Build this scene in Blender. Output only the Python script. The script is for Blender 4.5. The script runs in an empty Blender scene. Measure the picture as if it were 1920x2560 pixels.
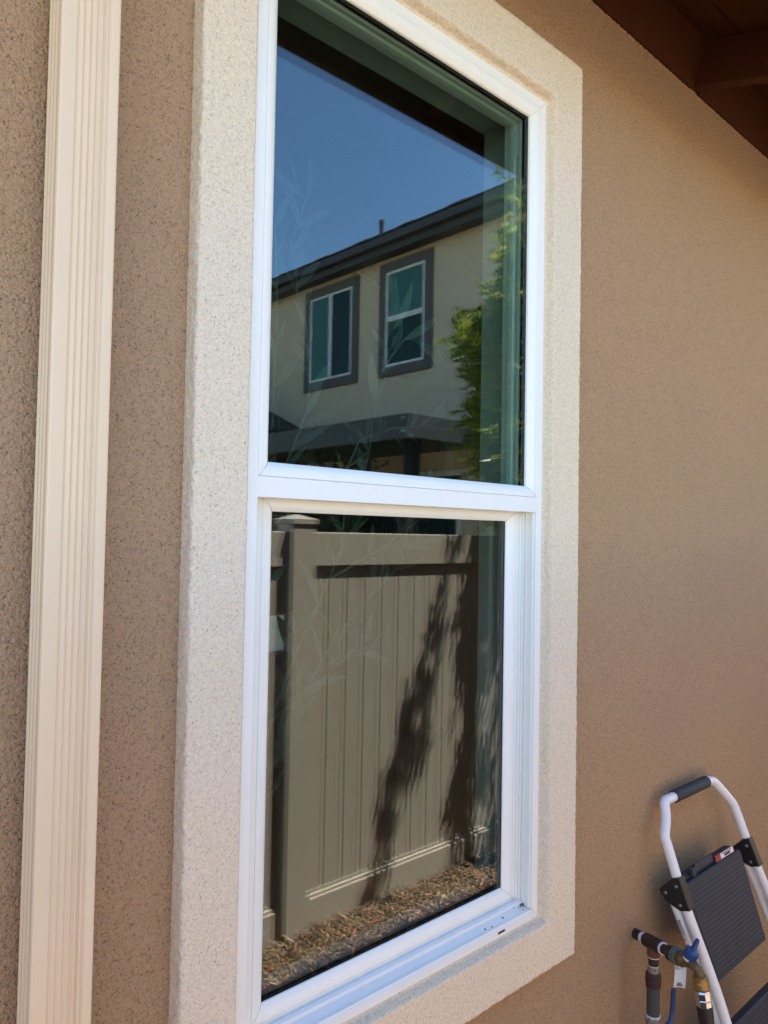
import bpy, math, random
from mathutils import Vector, Matrix, noise, Euler
R = math.radians
random.seed(7)
scene = bpy.context.scene
COL = scene.collection

# ------------------------------------------------------------------ camera
CAM = Vector((0.0, -1.0, 0.0))
yaw, pitch, roll = R(42.867), R(1.80), R(0.996)
fwd = Vector((math.sin(yaw)*math.cos(pitch), math.cos(yaw)*math.cos(pitch), math.sin(pitch)))
rt0 = Vector((math.cos(yaw), -math.sin(yaw), 0.0)); up0 = rt0.cross(fwd)
rt = rt0*math.cos(roll) + up0*math.sin(roll); up = -rt0*math.sin(roll) + up0*math.cos(roll)
cam = bpy.data.cameras.new('camera'); cam_ob = bpy.data.objects.new('camera', cam); COL.objects.link(cam_ob)
cam.sensor_fit = 'HORIZONTAL'; cam.sensor_width = 36.0; cam.lens = 36.0*1900/1920
cam.clip_start = 0.05; cam.clip_end = 600
m3 = Matrix((rt, up, -fwd)).transposed()
cam_ob.matrix_world = Matrix.Translation(CAM) @ m3.to_4x4()
scene.camera = cam_ob

# ------------------------------------------------------------------ sky, sun, exposure
SUN = Vector((1.0, 1.0, 3.7)).normalized()
w = bpy.data.worlds.new('World'); scene.world = w; w.use_nodes = True
nt = w.node_tree; bg = nt.nodes['Background']
sky = nt.nodes.new('ShaderNodeTexSky'); sky.sky_type = 'NISHITA'; sky.sun_disc = False
sky.sun_elevation = math.asin(SUN.z); sky.sun_rotation = math.atan2(SUN.x, SUN.y)
sky.altitude = 1800; sky.air_density = 1.0; sky.dust_density = 0.05; sky.ozone_density = 1.0
hsv = nt.nodes.new('ShaderNodeHueSaturation'); hsv.inputs['Saturation'].default_value = 1.12
nt.links.new(sky.outputs[0], hsv.inputs['Color']); nt.links.new(hsv.outputs[0], bg.inputs[0]); bg.inputs[1].default_value = 0.10
sl = bpy.data.lights.new('sun', 'SUN'); sl.energy = 5.0; sl.angle = R(0.5); sl.color = (1.0, 0.95, 0.87)
so = bpy.data.objects.new('sun', sl); COL.objects.link(so)
so.rotation_mode = 'QUATERNION'; so.rotation_quaternion = SUN.to_track_quat('Z', 'Y'); so.location = (4, 4, 15)
vs = scene.view_settings; vs.view_transform = 'Standard'; vs.look = 'None'; vs.gamma = 1; vs.use_curve_mapping = False
vs.exposure = 2.68
scene.render.engine = 'CYCLES'
scene.cycles.max_bounces = 10; scene.cycles.diffuse_bounces = 5; scene.cycles.glossy_bounces = 6
scene.cycles.transparent_max_bounces = 24; scene.cycles.use_adaptive_sampling = False

GZ = -1.774      # ground level below the eye

# ------------------------------------------------------------------ materials
def new_mat(name):
    m = bpy.data.materials.new(name); m.use_nodes = True
    return m, m.node_tree, m.node_tree.nodes['Principled BSDF']
def N(t, kind, **kw):
    n = t.nodes.new(kind)
    for k, v in kw.items(): setattr(n, k, v)
    return n
def ramp(t, fac, stops):
    r = N(t, 'ShaderNodeValToRGB'); t.links.new(fac, r.inputs[0])
    e = r.color_ramp.elements
    while len(e) < len(stops): e.new(0.5)
    for el, (p, c) in zip(e, stops):
        el.position = p; el.color = (c, c, c, 1) if not isinstance(c, tuple) else (*c, 1)
    return r.outputs[0]
def noise_n(t, scale, detail=4, rough=0.6, vec=None, dist=0.0):
    n = N(t, 'ShaderNodeTexNoise'); n.inputs['Scale'].default_value = scale
    n.inputs['Detail'].default_value = detail; n.inputs['Roughness'].default_value = rough
    n.inputs['Distortion'].default_value = dist
    if vec is not None: t.links.new(vec, n.inputs['Vector'])
    return n.outputs[0]
def wpos(t):
    g = N(t, 'ShaderNodeNewGeometry'); return g.outputs['Position']
def mix(t, a, b, f, blend='MIX'):
    n = N(t, 'ShaderNodeMix', data_type='RGBA', blend_type=blend)
    for sock, v in ((n.inputs[6], a), (n.inputs[7], b), (n.inputs[0], f)):
        if hasattr(v, 'is_linked') or hasattr(v, 'links'): t.links.new(v, sock)
        elif isinstance(v, (int, float)): sock.default_value = v
        else: sock.default_value = (*v, 1)
    return n.outputs[2]
def bump(t, bs, h, dist, strength=1.0):
    b = N(t, 'ShaderNodeBump'); b.inputs['Distance'].default_value = dist; b.inputs['Strength'].default_value = strength
    t.links.new(h, b.inputs['Height']); t.links.new(b.outputs[0], bs.inputs['Normal'])
def math_n(t, op, a, b=0.0):
    n = N(t, 'ShaderNodeMath', operation=op)
    for s, v in ((n.inputs[0], a), (n.inputs[1], b)):
        if isinstance(v, (int, float)): s.default_value = v
        else: t.links.new(v, s)
    return n.outputs[0]

def plain(name, col, rough=0.5, metal=0.0, var=0.06, bscale=60, bdist=0.0, spec=0.5, dirt=None, dscale=25, dth=0.6):
    m, t, bs = new_mat(name); p = wpos(t)
    n1 = noise_n(t, bscale, 4, 0.6, p)
    c = mix(t, col, tuple(min(1, x*(1-var*3)) for x in col), ramp(t, n1, [(0.35, 0.0), (0.8, 1.0)]))
    if dirt:
        n2 = noise_n(t, dscale, 6, 0.7, p)
        c = mix(t, c, dirt, ramp(t, n2, [(dth, 0.0), (dth+0.08, 1.0)]))
    t.links.new(c, bs.inputs['Base Color'])
    bs.inputs['Roughness'].default_value = rough; bs.inputs['Metallic'].default_value = metal
    bs.inputs['Specular IOR Level'].default_value = spec
    if bdist: bump(t, bs, n1, bdist)
    return m

def stucco(name, base, pit, scale=230, pith=0.36, bd=0.0022, mottle=0.10, warm=None):
    m, t, bs = new_mat(name); p = wpos(t)
    fine = noise_n(t, scale, 3, 0.62, p, 0.3)
    med = noise_n(t, scale*0.42, 3, 0.6, p)
    big = noise_n(t, 1.6, 3, 0.5, p)
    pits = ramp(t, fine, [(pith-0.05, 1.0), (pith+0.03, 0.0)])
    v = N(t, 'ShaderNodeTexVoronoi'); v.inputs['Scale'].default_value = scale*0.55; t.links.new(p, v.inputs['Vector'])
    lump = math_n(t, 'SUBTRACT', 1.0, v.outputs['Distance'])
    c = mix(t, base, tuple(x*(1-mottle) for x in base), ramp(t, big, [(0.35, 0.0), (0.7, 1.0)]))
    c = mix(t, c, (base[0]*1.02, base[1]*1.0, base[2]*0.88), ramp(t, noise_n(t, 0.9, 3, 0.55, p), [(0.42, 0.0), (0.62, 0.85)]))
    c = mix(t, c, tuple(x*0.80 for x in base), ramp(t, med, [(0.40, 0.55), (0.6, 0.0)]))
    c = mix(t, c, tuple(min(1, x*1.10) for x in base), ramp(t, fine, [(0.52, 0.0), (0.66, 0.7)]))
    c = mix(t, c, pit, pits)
    t.links.new(c, bs.inputs['Base Color'])
    h = math_n(t, 'ADD', math_n(t, 'MULTIPLY', fine, 0.7), math_n(t, 'ADD', math_n(t, 'MULTIPLY', med, 0.9), math_n(t, 'MULTIPLY', lump, 0.35)))
    bump(t, bs, h, bd)
    bs.inputs['Roughness'].default_value = 0.92; bs.inputs['Specular IOR Level'].default_value = 0.2
    return m

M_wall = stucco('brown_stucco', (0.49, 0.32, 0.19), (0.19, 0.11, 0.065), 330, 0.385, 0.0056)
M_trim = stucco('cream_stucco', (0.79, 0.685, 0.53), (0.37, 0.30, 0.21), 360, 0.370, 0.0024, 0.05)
M_vinyl = plain('white_vinyl', (0.83, 0.845, 0.785), 0.32, 0, 0.01, 30, 0.0, 0.45, (0.62, 0.60, 0.55), 45, 0.74)
M_vinyl_dirty = plain('white_vinyl_sill', (0.79, 0.81, 0.79), 0.35, 0, 0.02, 30, 0.0, 0.45, (0.30, 0.26, 0.20), 75, 0.70)
M_gap = plain('dark_gap', (0.02, 0.02, 0.02), 0.8)
M_spacer = plain('black_spacer', (0.002, 0.002, 0.002), 0.9, spec=0.05)
M_spout = plain('cream_metal', (0.77, 0.60, 0.395), 0.38, 0, 0.015, 8, 0.0, 0.45, (0.42, 0.32, 0.22), 55, 0.755)
M_wood = plain('brown_painted_wood', (0.060, 0.0165, 0.004), 0.75, 0, 0.08, 40, 0.0006, 0.12)
M_tile = plain('roof_tile', (0.10, 0.085, 0.075), 0.85, 0, 0.15, 14, 0.002)
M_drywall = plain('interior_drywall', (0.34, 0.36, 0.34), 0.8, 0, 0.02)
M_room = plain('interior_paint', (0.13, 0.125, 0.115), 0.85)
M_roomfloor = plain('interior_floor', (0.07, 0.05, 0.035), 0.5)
M_fence = plain('tan_vinyl', (0.475, 0.385, 0.32), 0.40, 0, 0.015, 6, 0.0, 0.4)
M_nwall = stucco('neighbour_stucco', (0.80, 0.67, 0.48), (0.68, 0.57, 0.40), 60, 0.3, 0.002, 0.05)
M_ntrim = plain('grey_trim', (0.145, 0.13, 0.115), 0.7)
M_nfascia = plain('dark_fascia', (0.075, 0.075, 0.075), 0.6)
M_patio = plain('patio_metal', (0.055, 0.058, 0.056), 0.5)
M_post = plain('dark_post', (0.022, 0.022, 0.022), 0.7, spec=0.2)
M_soil = plain('soil', (0.06, 0.036, 0.022), 0.95, 0, 0.2, 40, 0.006)
M_conc = plain('concrete', (0.42, 0.40, 0.37), 0.9, 0, 0.06, 20, 0.001)

def glass(name, tint, f0):
    m = bpy.data.materials.new(name); m.use_nodes = True; t = m.node_tree
    t.nodes.remove(t.nodes['Principled BSDF']); out = t.nodes['Material Output']
    g = N(t, 'ShaderNodeNewGeometry')
    d = N(t, 'ShaderNodeVectorMath', operation='DOT_PRODUCT')
    t.links.new(g.outputs['Normal'], d.inputs[0]); t.links.new(g.outputs['Incoming'], d.inputs[1])
    c = math_n(t, 'ABSOLUTE', d.outputs['Value'])
    s = math_n(t, 'POWER', math_n(t, 'SUBTRACT', 1.0, c), 5.0)
    f = math_n(t, 'ADD', math_n(t, 'MULTIPLY', s, 1-f0), f0)
    tr = N(t, 'ShaderNodeBsdfTransparent'); tr.inputs[0].default_value = (*tint, 1)
    gl = N(t, 'ShaderNodeBsdfGlossy'); gl.inputs['Roughness'].default_value = 0.0; gl.inputs[0].default_value = (1, 1, 1, 1)
    mx = N(t, 'ShaderNodeMixShader'); t.links.new(f, mx.inputs[0])
    t.links.new(tr.outputs[0], mx.inputs[1]); t.links.new(gl.outputs[0], mx.inputs[2])
    t.links.new(mx.outputs[0], out.inputs['Surface'])
    return m
M_glass = glass('window_glass', (0.865, 0.925, 0.905), 0.051)
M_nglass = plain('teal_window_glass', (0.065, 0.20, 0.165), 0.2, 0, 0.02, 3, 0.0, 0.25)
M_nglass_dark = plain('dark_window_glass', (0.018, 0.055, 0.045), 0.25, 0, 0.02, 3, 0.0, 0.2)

def leafmat(name, cols, rough=0.4, trans=0.35):
    m = bpy.data.materials.new(name); m.use_nodes = True; t = m.node_tree; bs = t.nodes['Principled BSDF']
    g = N(t, 'ShaderNodeNewGeometry'); o = N(t, 'ShaderNodeObjectInfo')
    r = math_n(t, 'FRACT', math_n(t, 'ADD', g.outputs['Random Per Island'], o.outputs['Random']))
    st = [(i/(len(cols)-1), c) for i, c in enumerate(cols)]
    c = ramp(t, r, st); t.links.new(c, bs.inputs['Base Color']); bs.inputs['Roughness'].default_value = rough
    tl = N(t, 'ShaderNodeBsdfTranslucent'); t.links.new(c, tl.inputs[0])
    mx = N(t, 'ShaderNodeMixShader'); mx.inputs[0].default_value = trans
    t.links.new(bs.outputs[0], mx.inputs[1]); t.links.new(tl.outputs[0], mx.inputs[2])
    t.links.new(mx.outputs[0], t.nodes['Material Output'].inputs['Surface'])
    return m
M_leaf = leafmat('tree_leaf', [(0.06, 0.12, 0.015), (0.17, 0.27, 0.035), (0.27, 0.36, 0.05), (0.42, 0.46, 0.07), (0.66, 0.56, 0.10)], 0.22, 0.5)
M_bark = plain('tree_bark', (0.14, 0.10, 0.07), 0.9, 0, 0.15, 40, 0.003)
M_hleaf = leafmat('houseplant_leaf', [(0.045, 0.065, 0.045), (0.08, 0.105, 0.08), (0.16, 0.19, 0.155)], 0.5, 0.45)
M_stem = plain('plant_stem', (0.11, 0.11, 0.08), 0.7)
def chipmat():
    m, t, bs = new_mat('bark_chip')
    g = N(t, 'ShaderNodeNewGeometry')
    c = ramp(t, g.outputs['Random Per Island'], [(0.0, (0.035, 0.019, 0.011)), (0.35, (0.09, 0.048, 0.026)), (0.62, (0.18, 0.105, 0.06)), (0.84, (0.36, 0.235, 0.14)), (0.91, (0.42, 0.13, 0.06)), (1.0, (0.58, 0.40, 0.25))])
    t.links.new(c, bs.inputs['Base Color']); bs.inputs['Roughness'].default_value = 0.85
    return m
M_chip = chipmat()

# ------------------------------------------------------------------ mesh helpers
class MB:
    def __init__(s): s.v = []; s.f = []; s.sm = []
    def add(s, vs_, fs, smooth=False):
        o = len(s.v); s.v += [tuple(v) for v in vs_]
        s.f += [tuple(i+o for i in f) for f in fs]; s.sm += [smooth]*len(fs)
    def box(s, x0, x1, y0, y1, z0, z1):
        s.add([(x, y, z) for x in (x0, x1) for y in (y0, y1) for z in (z0, z1)],
              [(0,1,3,2),(4,6,7,5),(0,4,5,1),(2,3,7,6),(0,2,6,4),(1,5,7,3)])
    def obox(s, c, ax, ay, az, hx, hy, hz):
        c = Vector(c); vs_ = [c+ax*hx*i+ay*hy*j+az*hz*k for i in (-1,1) for j in (-1,1) for k in (-1,1)]
        s.add(vs_, [(0,1,3,2),(4,6,7,5),(0,4,5,1),(2,3,7,6),(0,2,6,4),(1,5,7,3)])
    def tube(s, pts, rad, n=14, cap=True, smooth=True, squash=1.0):
        pts = [Vector(p) for p in pts]
        if not isinstance(rad, (list, tuple)): rad = [rad]*len(pts)
        rings = []; ref = None
        for i, p in enumerate(pts):
            a = pts[max(0, i-1)]; b = pts[min(len(pts)-1, i+1)]; d = (b-a)
            if d.length < 1e-9: d = Vector((0, 0, 1))
            d.normalize()
            if ref is None:
                ref = d.orthogonal().normalized()
            ref = (ref - d*ref.dot(d)); ref.normalize(); q = d.cross(ref)
            rings.append([p + (ref*math.cos(2*math.pi*k/n) + q*squash*math.sin(2*math.pi*k/n))*rad[i] for k in range(n)])
        vs_ = [v for r in rings for v in r]; fs = []
        for i in range(len(rings)-1):
            for k in range(n):
                fs.append((i*n+k, i*n+(k+1) % n, (i+1)*n+(k+1) % n, (i+1)*n+k))
        s.add(vs_, fs, smooth)
        if cap:
            s.add(rings[0], [tuple(range(n-1, -1, -1))]); s.add(rings[-1], [tuple(range(n))])
    def rod(s, a, b, stations, n=16, smooth=True):
        """stations: (t along a-b in metres, radius); doubled stations make crisp shoulders"""
        a = Vector(a); d = (Vector(b)-a).normalized(); e = d.orthogonal().normalized(); q = d.cross(e)
        rings = [[a+d*t_+(e*math.cos(2*math.pi*k/n)+q*math.sin(2*math.pi*k/n))*r for k in range(n)] for t_, r in stations]
        for i in range(len(rings)-1):
            s.add(rings[i]+rings[i+1], [(k, (k+1) % n, n+(k+1) % n, n+k) for k in range(n)], smooth and abs(stations[i][0]-stations[i+1][0]) > 1e-6)
        s.add(rings[0], [tuple(range(n-1, -1, -1))]); s.add(rings[-1], [tuple(range(n))])
    def prism(s, poly, axis, a, b):
        """poly of 2D points in the two other axes, extruded along axis"""
        def P(u, v, w_):
            return (w_, u, v) if axis == 0 else ((u, w_, v) if axis == 1 else (u, v, w_))
        n = len(poly)
        vs_ = [P(u, v, a) for u, v in poly]+[P(u, v, b) for u, v in poly]
        s.add(vs_, [tuple(range(n-1, -1, -1)), tuple(range(n, 2*n))]+[(k, (k+1) % n, n+(k+1) % n, n+k) for k in range(n)])
    def sweep(s, x0, x1, z0, z1, prof, gap=0.0004):
        """mitred rectangular surround in the xz plane, four lengths with a hair gap at the mitres"""
        for side in range(4):
            A = []; B = []
            for i, y in prof:
                g = gap
                if side == 0: a, b = (x0+i+g, z0+i), (x1-i-g, z0+i)
                elif side == 1: a, b = (x1-i, z0+i+g), (x1-i, z1-i-g)
                elif side == 2: a, b = (x1-i-g, z1-i), (x0+i+g, z1-i)
                else: a, b = (x0+i, z1-i-g), (x0+i, z0+i+g)
                A.append((a[0], y, a[1])); B.append((b[0], y, b[1]))
            n = len(prof)
            s.add(A+B, [(k, n+k, n+k+1, k+1) for k in range(n-1)])
    def build(s, name, mat, parent=None, bevel=0.0, seg=2):
        me = bpy.data.meshes.new(name)
        off = org(parent) if parent else Vector((0, 0, 0))
        me.from_pydata([(v[0]-off.x, v[1]-off.y, v[2]-off.z) for v in s.v], [], s.f)
        me.polygons.foreach_set('use_smooth', s.sm); me.update()
        me.materials.append(mat)
        o = bpy.data.objects.new(name, me); COL.objects.link(o)
        if parent: o.parent = parent
        if bevel:
            b = o.modifiers.new('bevel', 'BEVEL'); b.width = bevel; b.segments = seg; b.limit_method = 'ANGLE'; b.angle_limit = R(40)
            b.harden_normals = False
        return o
def org(o):
    v = Vector(o.location)
    while o.parent: o = o.parent; v += Vector(o.location)
    return v
def thing(name, label, cat, loc, group=None):
    o = bpy.data.objects.new(name, None); COL.objects.link(o); o.location = loc; o.empty_display_size = 0.1
    return tag(o, label, cat, group)
def tag(o, label, cat, group=None):
    o['label'] = label; o['category'] = cat
    if group: o['group'] = group
    return o
def structure(o): o['kind'] = 'structure'; return o
def copy_to(src, parent, dx=0, dy=0, dz=0):
    c = src.copy(); COL.objects.link(c); c.parent = parent
    c.location = (src.location.x+dx, src.location.y+dy, src.location.z+dz)
    return c

# ================================================================== ground
g = MB(); g.box(-250, 250, -250, 250, GZ-0.3, GZ-0.03)
gm = plain('dry_ground', (0.20, 0.16, 0.11), 0.95, 0, 0.12, 3, 0.01)
structure(g.build('ground', gm))
g = MB()
nx, ny = 110, 34
X0, X1, Y0, Y1 = -3.0, 8.0, -1.64, 0.0
vs_ = []; fs = []
for i in range(nx+1):
    for j in range(ny+1):
        x = X0+(X1-X0)*i/nx; y = Y0+(Y1-Y0)*j/ny
        z = GZ-0.012+0.016*noise.noise((x*3, y*3, 0))+0.006*noise.noise((x*14, y*14, 3))
        vs_.append((x, y, z))
for i in range(nx):
    for j in range(ny):
        a = i*(ny+1)+j; fs.append((a, a+ny+1, a+ny+2, a+1))
g.add(vs_, fs, True); structure(g.build('planting_bed', M_soil))
# shredded bark: real chips where the glass shows them, thinning out elsewhere
rnd = random.Random(3)
g = MB()
def chip(x, y):
    L = rnd.uniform(0.006, 0.026); W = rnd.uniform(0.0014, 0.005)
    if rnd.random() < 0.05: L *= 1.5; W *= 2.4
    z = GZ-0.008+0.016*noise.noise((x*3, y*3, 0))+rnd.uniform(0, 0.016)
    a = rnd.uniform(0, 2*math.pi); tl = rnd.gauss(0, 0.35); rl = rnd.gauss(0, 0.5)
    d = Vector((math.cos(a)*math.cos(tl), math.sin(a)*math.cos(tl), math.sin(tl)))
    s_ = Vector((-math.sin(a), math.cos(a), 0)); s_ = (s_*math.cos(rl)+d.cross(s_)*math.sin(rl))
    n_ = d.cross(s_); c = Vector((x, y, z)); k = rnd.uniform(-0.25, 0.4)*L
    g.add([c-d*L-s_*W*.5, c-d*L+s_*W*.5, c-s_*W+n_*k, c+s_*W+n_*k, c+d*L-s_*W*.4, c+d*L+s_*W*.4, c+n_*(k+W*0.7)],
          [(0, 2, 6, 1), (1, 6, 3), (2, 4, 5, 6), (6, 5, 3)])
for _ in range(30000):
    chip(rnd.uniform(1.25, 3.9), rnd.uniform(-1.64, -1.12))
for _ in range(9000):
    chip(rnd.uniform(-1.5, 6), rnd.uniform(-1.63, -0.02))
o = g.build('bark_mulch', M_chip); tag(o, 'loose shredded brown bark mulch on the bed between house and fence', 'mulch'); o['kind'] = 'stuff'

# ================================================================== our house
WY = 0.008       # outer face of the wall
house = thing('stucco_house', 'brown stucco house wall filling the photo, with a tall white window and dark eave', 'house', (1.0, WY, GZ))
HX0, HX1 = -4.0, 9.0
OX0, OX1, OZ0, OZ1 = 0.644, 1.404, -0.822, 0.983   # rough opening
g = MB(); T = 0.145
for (a, b, c, d) in ((HX0, OX0, GZ-0.1, 1.52), (OX1, HX1, GZ-0.1, 1.52), (OX0, OX1, GZ-0.1, OZ0), (OX0, OX1, OZ1, 1.52)):
    g.box(a, b, WY, T, c, d)
wall = g.build('wall', M_wall, house)

# --- stucco surround of the window, one bulky band with rounded arrises and a coved inner reveal
def stucco_band():
    TX0, TX1, TZ0, TZ1 = 0.535, 1.527, -0.943, 1.111
    FY = -0.020
    IN = [0.1065, 0.1215, 0.1200, 0.1260]   # width left, right, bottom, top of the face+reveal
    def prof_pts(wd):
        P = [(0.0, WY+0.002)]
        for k in range(5): P.append((0.0015*k/4, WY-0.002-k*(WY-0.002-FY-0.006)/4))
        for k in range(1, 5):
            a = k/4*math.pi/2; P.append((0.0015+0.006*(1-math.cos(a)), FY+0.006*(1-math.sin(a))))
        f0, f1 = 0.0085, wd-0.017
        nf = 20
        for k in range(1, nf+1): P.append((f0+(f1-f0)*k/nf, FY))
        prof = [(0.0015, 0.0003), (0.003, 0.0012), (0.0045, 0.0035), (0.006, 0.0080), (0.007, 0.0125), (0.008, 0.0170), (0.0095, 0.0200), (0.0115, 0.0213), (0.017, 0.0226), (0.018, 0.030)]
        for a, b in prof: P.append((f1+a, FY+b))
        return P
    prL, prR, prB, prT = [prof_pts(w_) for w_ in IN]
    n = len(prL)
    def corner(k, cx, cz):
        # cx: 'L'/'R', cz: 'B'/'T'
        px = prL[k] if cx == 'L' else prR[k]; pz = prB[k] if cz == 'B' else prT[k]
        x = TX0+px[0] if cx == 'L' else TX1-px[0]; z = TZ0+pz[0] if cz == 'B' else TZ1-pz[0]
        return Vector((x, 0.5*(px[1]+pz[1]), z))
    rings = []
    seq = [('L', 'B', 'R', 'B', 230), ('R', 'B', 'R', 'T', 500), ('R', 'T', 'L', 'T', 230), ('L', 'T', 'L', 'B', 500)]
    for a, b, c, d, cnt in seq:
        for q in range(cnt):
            t = q/cnt
            rings.append([corner(k, a, b).lerp(corner(k, c, d), t) for k in range(n)])
    vv = []
    for r in rings:
        for k, p in enumerate(r):
            if 0 < k < n-1:
                q = p*150; a = noise.noise(q); b = noise.noise(q+Vector((31, 7, 3))); c = noise.noise(q+Vector((5, 77, 13)))
                big = noise.noise(p*14)
                amp = 0.0016 if (k < 11 or k > n-11) else 0.0006
                p = p+Vector((a, -abs(b)*0.9, c))*amp*1.6 + Vector((big*0.0009, 0, noise.noise(p*14+Vector((9, 9, 9)))*0.0009))
            vv.append(p)
    fs = []
    m_ = len(rings)
    for i in range(m_):
        j = (i+1) % m_
        for k in range(n-1): fs.append((i*n+k, j*n+k, j*n+k+1, i*n+k+1))
    g = MB(); g.add(vv, fs, True)
    return g.build('window_trim', M_trim, house)
stucco_band()

# --- the window (frame mesh with its sashes, beads and panes as sub-parts)
FX0, FX1, FZ0, FZ1 = 0.640, 1.407, -0.825, 0.986
g = MB()
g.sweep(FX0, FX1, FZ0, FZ1, [(0, 0.06), (0, 0.0015), (0.0012, 0), (0.019, 0), (0.0202, 0.0012), (0.0202, 0.012), (0.0202, 0.088)])
window = g.build('window', M_vinyl, house)
def wpart(mb, name, mat, bevel=0.0): return mb.build(name, mat, window, bevel)
UX0, UX1, UZ0, UZ1 = FX0+0.0202, FX1-0.0202, 0.0905, FZ1-0.0200
g = MB()   # glazing bead round the fixed upper light
g.sweep(UX0+0.0004, UX1-0.0004, UZ0+0.0006, UZ1-0.0004, [(0, 0.012), (0, 0.0012), (0.001, 0.0004), (0.004, 0.0002), (0.010, 0.0012), (0.016, 0.0040), (0.0215, 0.0088), (0.0235, 0.0115), (0.0240, 0.0160)])
wpart(g, 'glazing_bead', M_vinyl)
g = MB()   # meeting rail
g.box(UX0-0.001, UX1+0.001, -0.0008, 0.034, 0.0575, 0.0905)
wpart(g, 'meeting_rail', M_vinyl, 0.0008)
# lower channel: stepped tracks at both sides
for sx, x in ((1, UX0), (-1, UX1)):
    g = MB()
    def P(u): return x+sx*u
    for (u0, u1, y0, y1) in ((0.0, 0.0035, 0.006, 0.012), (0.0, 0.0035, 0.022, 0.0245), (0.0, 0.006, 0.030, 0.034), (0.0, 0.0105, 0.0345, 0.040)):
        a, b = sorted((P(u0), P(u1))); g.box(a, b, y0, y1, FZ0+0.022, 0.057)
    wpart(g, 'sash_track', M_vinyl, 0.0006)
# sill: sloped ledge with a step and drain slots
g = MB()
sp = [(-0.0022, FZ0+0.001), (-0.0022, FZ0+0.0165), (0.0, FZ0+0.0185), (0.0012, FZ0+0.0185), (0.0012, FZ0+0.0150), (0.003, FZ0+0.0150), (0.003, FZ0+0.0175), (0.0245, FZ0+0.0255), (0.0255, FZ0+0.0315), (0.033, FZ0+0.0335), (0.0335, FZ0+0.030), (0.09, FZ0+0.03), (0.09, FZ0+0.001)]
g.prism(sp, 0, FX0+0.0206, FX1-0.0206)
wpart(g, 'window_sill', M_vinyl_dirty)
g = MB(); g.box(1.268, 1.290, -0.0027, -0.0016, FZ0+0.0070, FZ0+0.0115)
wpart(g, 'weep_slot', M_gap)
for dx, y in ((1.262, 0.010), (1.243, 0.0125), (1.306, 0.016)):
    g = MB(); zz = FZ0+0.0175+(y-0.003)*0.372
    g.tube([(dx, y, zz-0.001), (dx, y, zz+0.0006)], 0.0021, 8); wpart(g, 'screw_hole', M_gap)
# grit that has gathered in the corner of the sill
g = MB(); gr_ = random.Random(9)
for k in range(60):
    u, v_ = abs(gr_.gauss(0, 0.014)), abs(gr_.gauss(0, 0.006)); y = 0.0235-v_
    c = Vector((FX1-0.0225-u, y, FZ0+0.0175+(y-0.003)*0.372+0.0006)); r_ = gr_.uniform(0.0005, 0.0016)
    g.add([c+Vector((r_, 0, 0)), c+Vector((0, r_, 0)), c+Vector((-r_, 0, 0)), c+Vector((0, -r_, 0)), c+Vector((0, 0, r_))], [(0, 1, 4), (1, 2, 4), (2, 3, 4), (3, 0, 4)])
wpart(g, 'grit', M_soil)['kind'] = 'stuff'
# lower sash
SX0, SX1, SZ0, SZ1 = 0.6745, 1.3855, -0.806, 0.082
g = MB()
sprof = [(0, 0.060), (0, 0.040), (0.001, 0.039), (0.009, 0.039), (0.0094, 0.0402), (0.0105, 0.0402), (0.0109, 0.039), (0.019, 0.0392), (0.0195, 0.0405), (0.021, 0.0405), (0.0215, 0.0390), (0.030, 0.0395), (0.038, 0.0420), (0.0425, 0.0455), (0.0445, 0.0475), (0.0450, 0.0500)]
g.sweep(SX0, SX1, SZ0, SZ1, sprof)
sash = wpart(g, 'lower_sash', M_vinyl)
# double glazing: two panes and a dark spacer, upper and lower
def igu(x0, x1, z0, z1, y, name='pane'):
    for k, yy in enumerate((y, y+0.0165)):
        g = MB(); g.box(x0-0.008, x1+0.008, yy, yy+0.003, z0-0.008, z1+0.008); wpart(g, name, M_glass)
    g = MB()
    g.sweep(x0-0.0085, x1+0.0085, z0-0.0085, z1+0.0085, [(0.0, y+0.0032), (0.0080, y+0.0032), (0.0080, y+0.0163), (0, y+0.0163), (0.0, y+0.0032)], 0)
    wpart(g, 'spacer_bar', M_spacer)
igu(UX0+0.0240, UX1-0.0240, UZ0+0.0240, UZ1-0.0240, 0.0150)
igu(SX0+0.0445, SX1-0.0445, SZ0+0.0445, SZ1-0.0445, 0.0490)
# blocking behind the frame so that no daylight leaks round the panes
g = MB()
g.sweep(FX0, FX1, 0.064, FZ1, [(0.0, 0.036), (0.0455, 0.036), (0.0455, 0.041), (0.040, 0.043), (0.040, 0.052), (0.0445, 0.054), (0.0445, 0.066), (0.036, 0.068), (0.036, 0.088), (0.0, 0.088)], 0)
wpart(g, 'inner_frame', M_vinyl)
g = MB(); g.box(FX1-0.0452, FX1-0.0400, 0.0432, 0.0518, 0.86, 0.925)
wpart(g, 'sash_stop', M_vinyl, 0.001)
g = MB()
g.sweep(FX0, FX1, FZ0, 0.086, [(0.0, 0.068), (0.040, 0.068), (0.040, 0.088), (0.0, 0.088)], 0)
wpart(g, 'inner_frame', M_vinyl)

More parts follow.
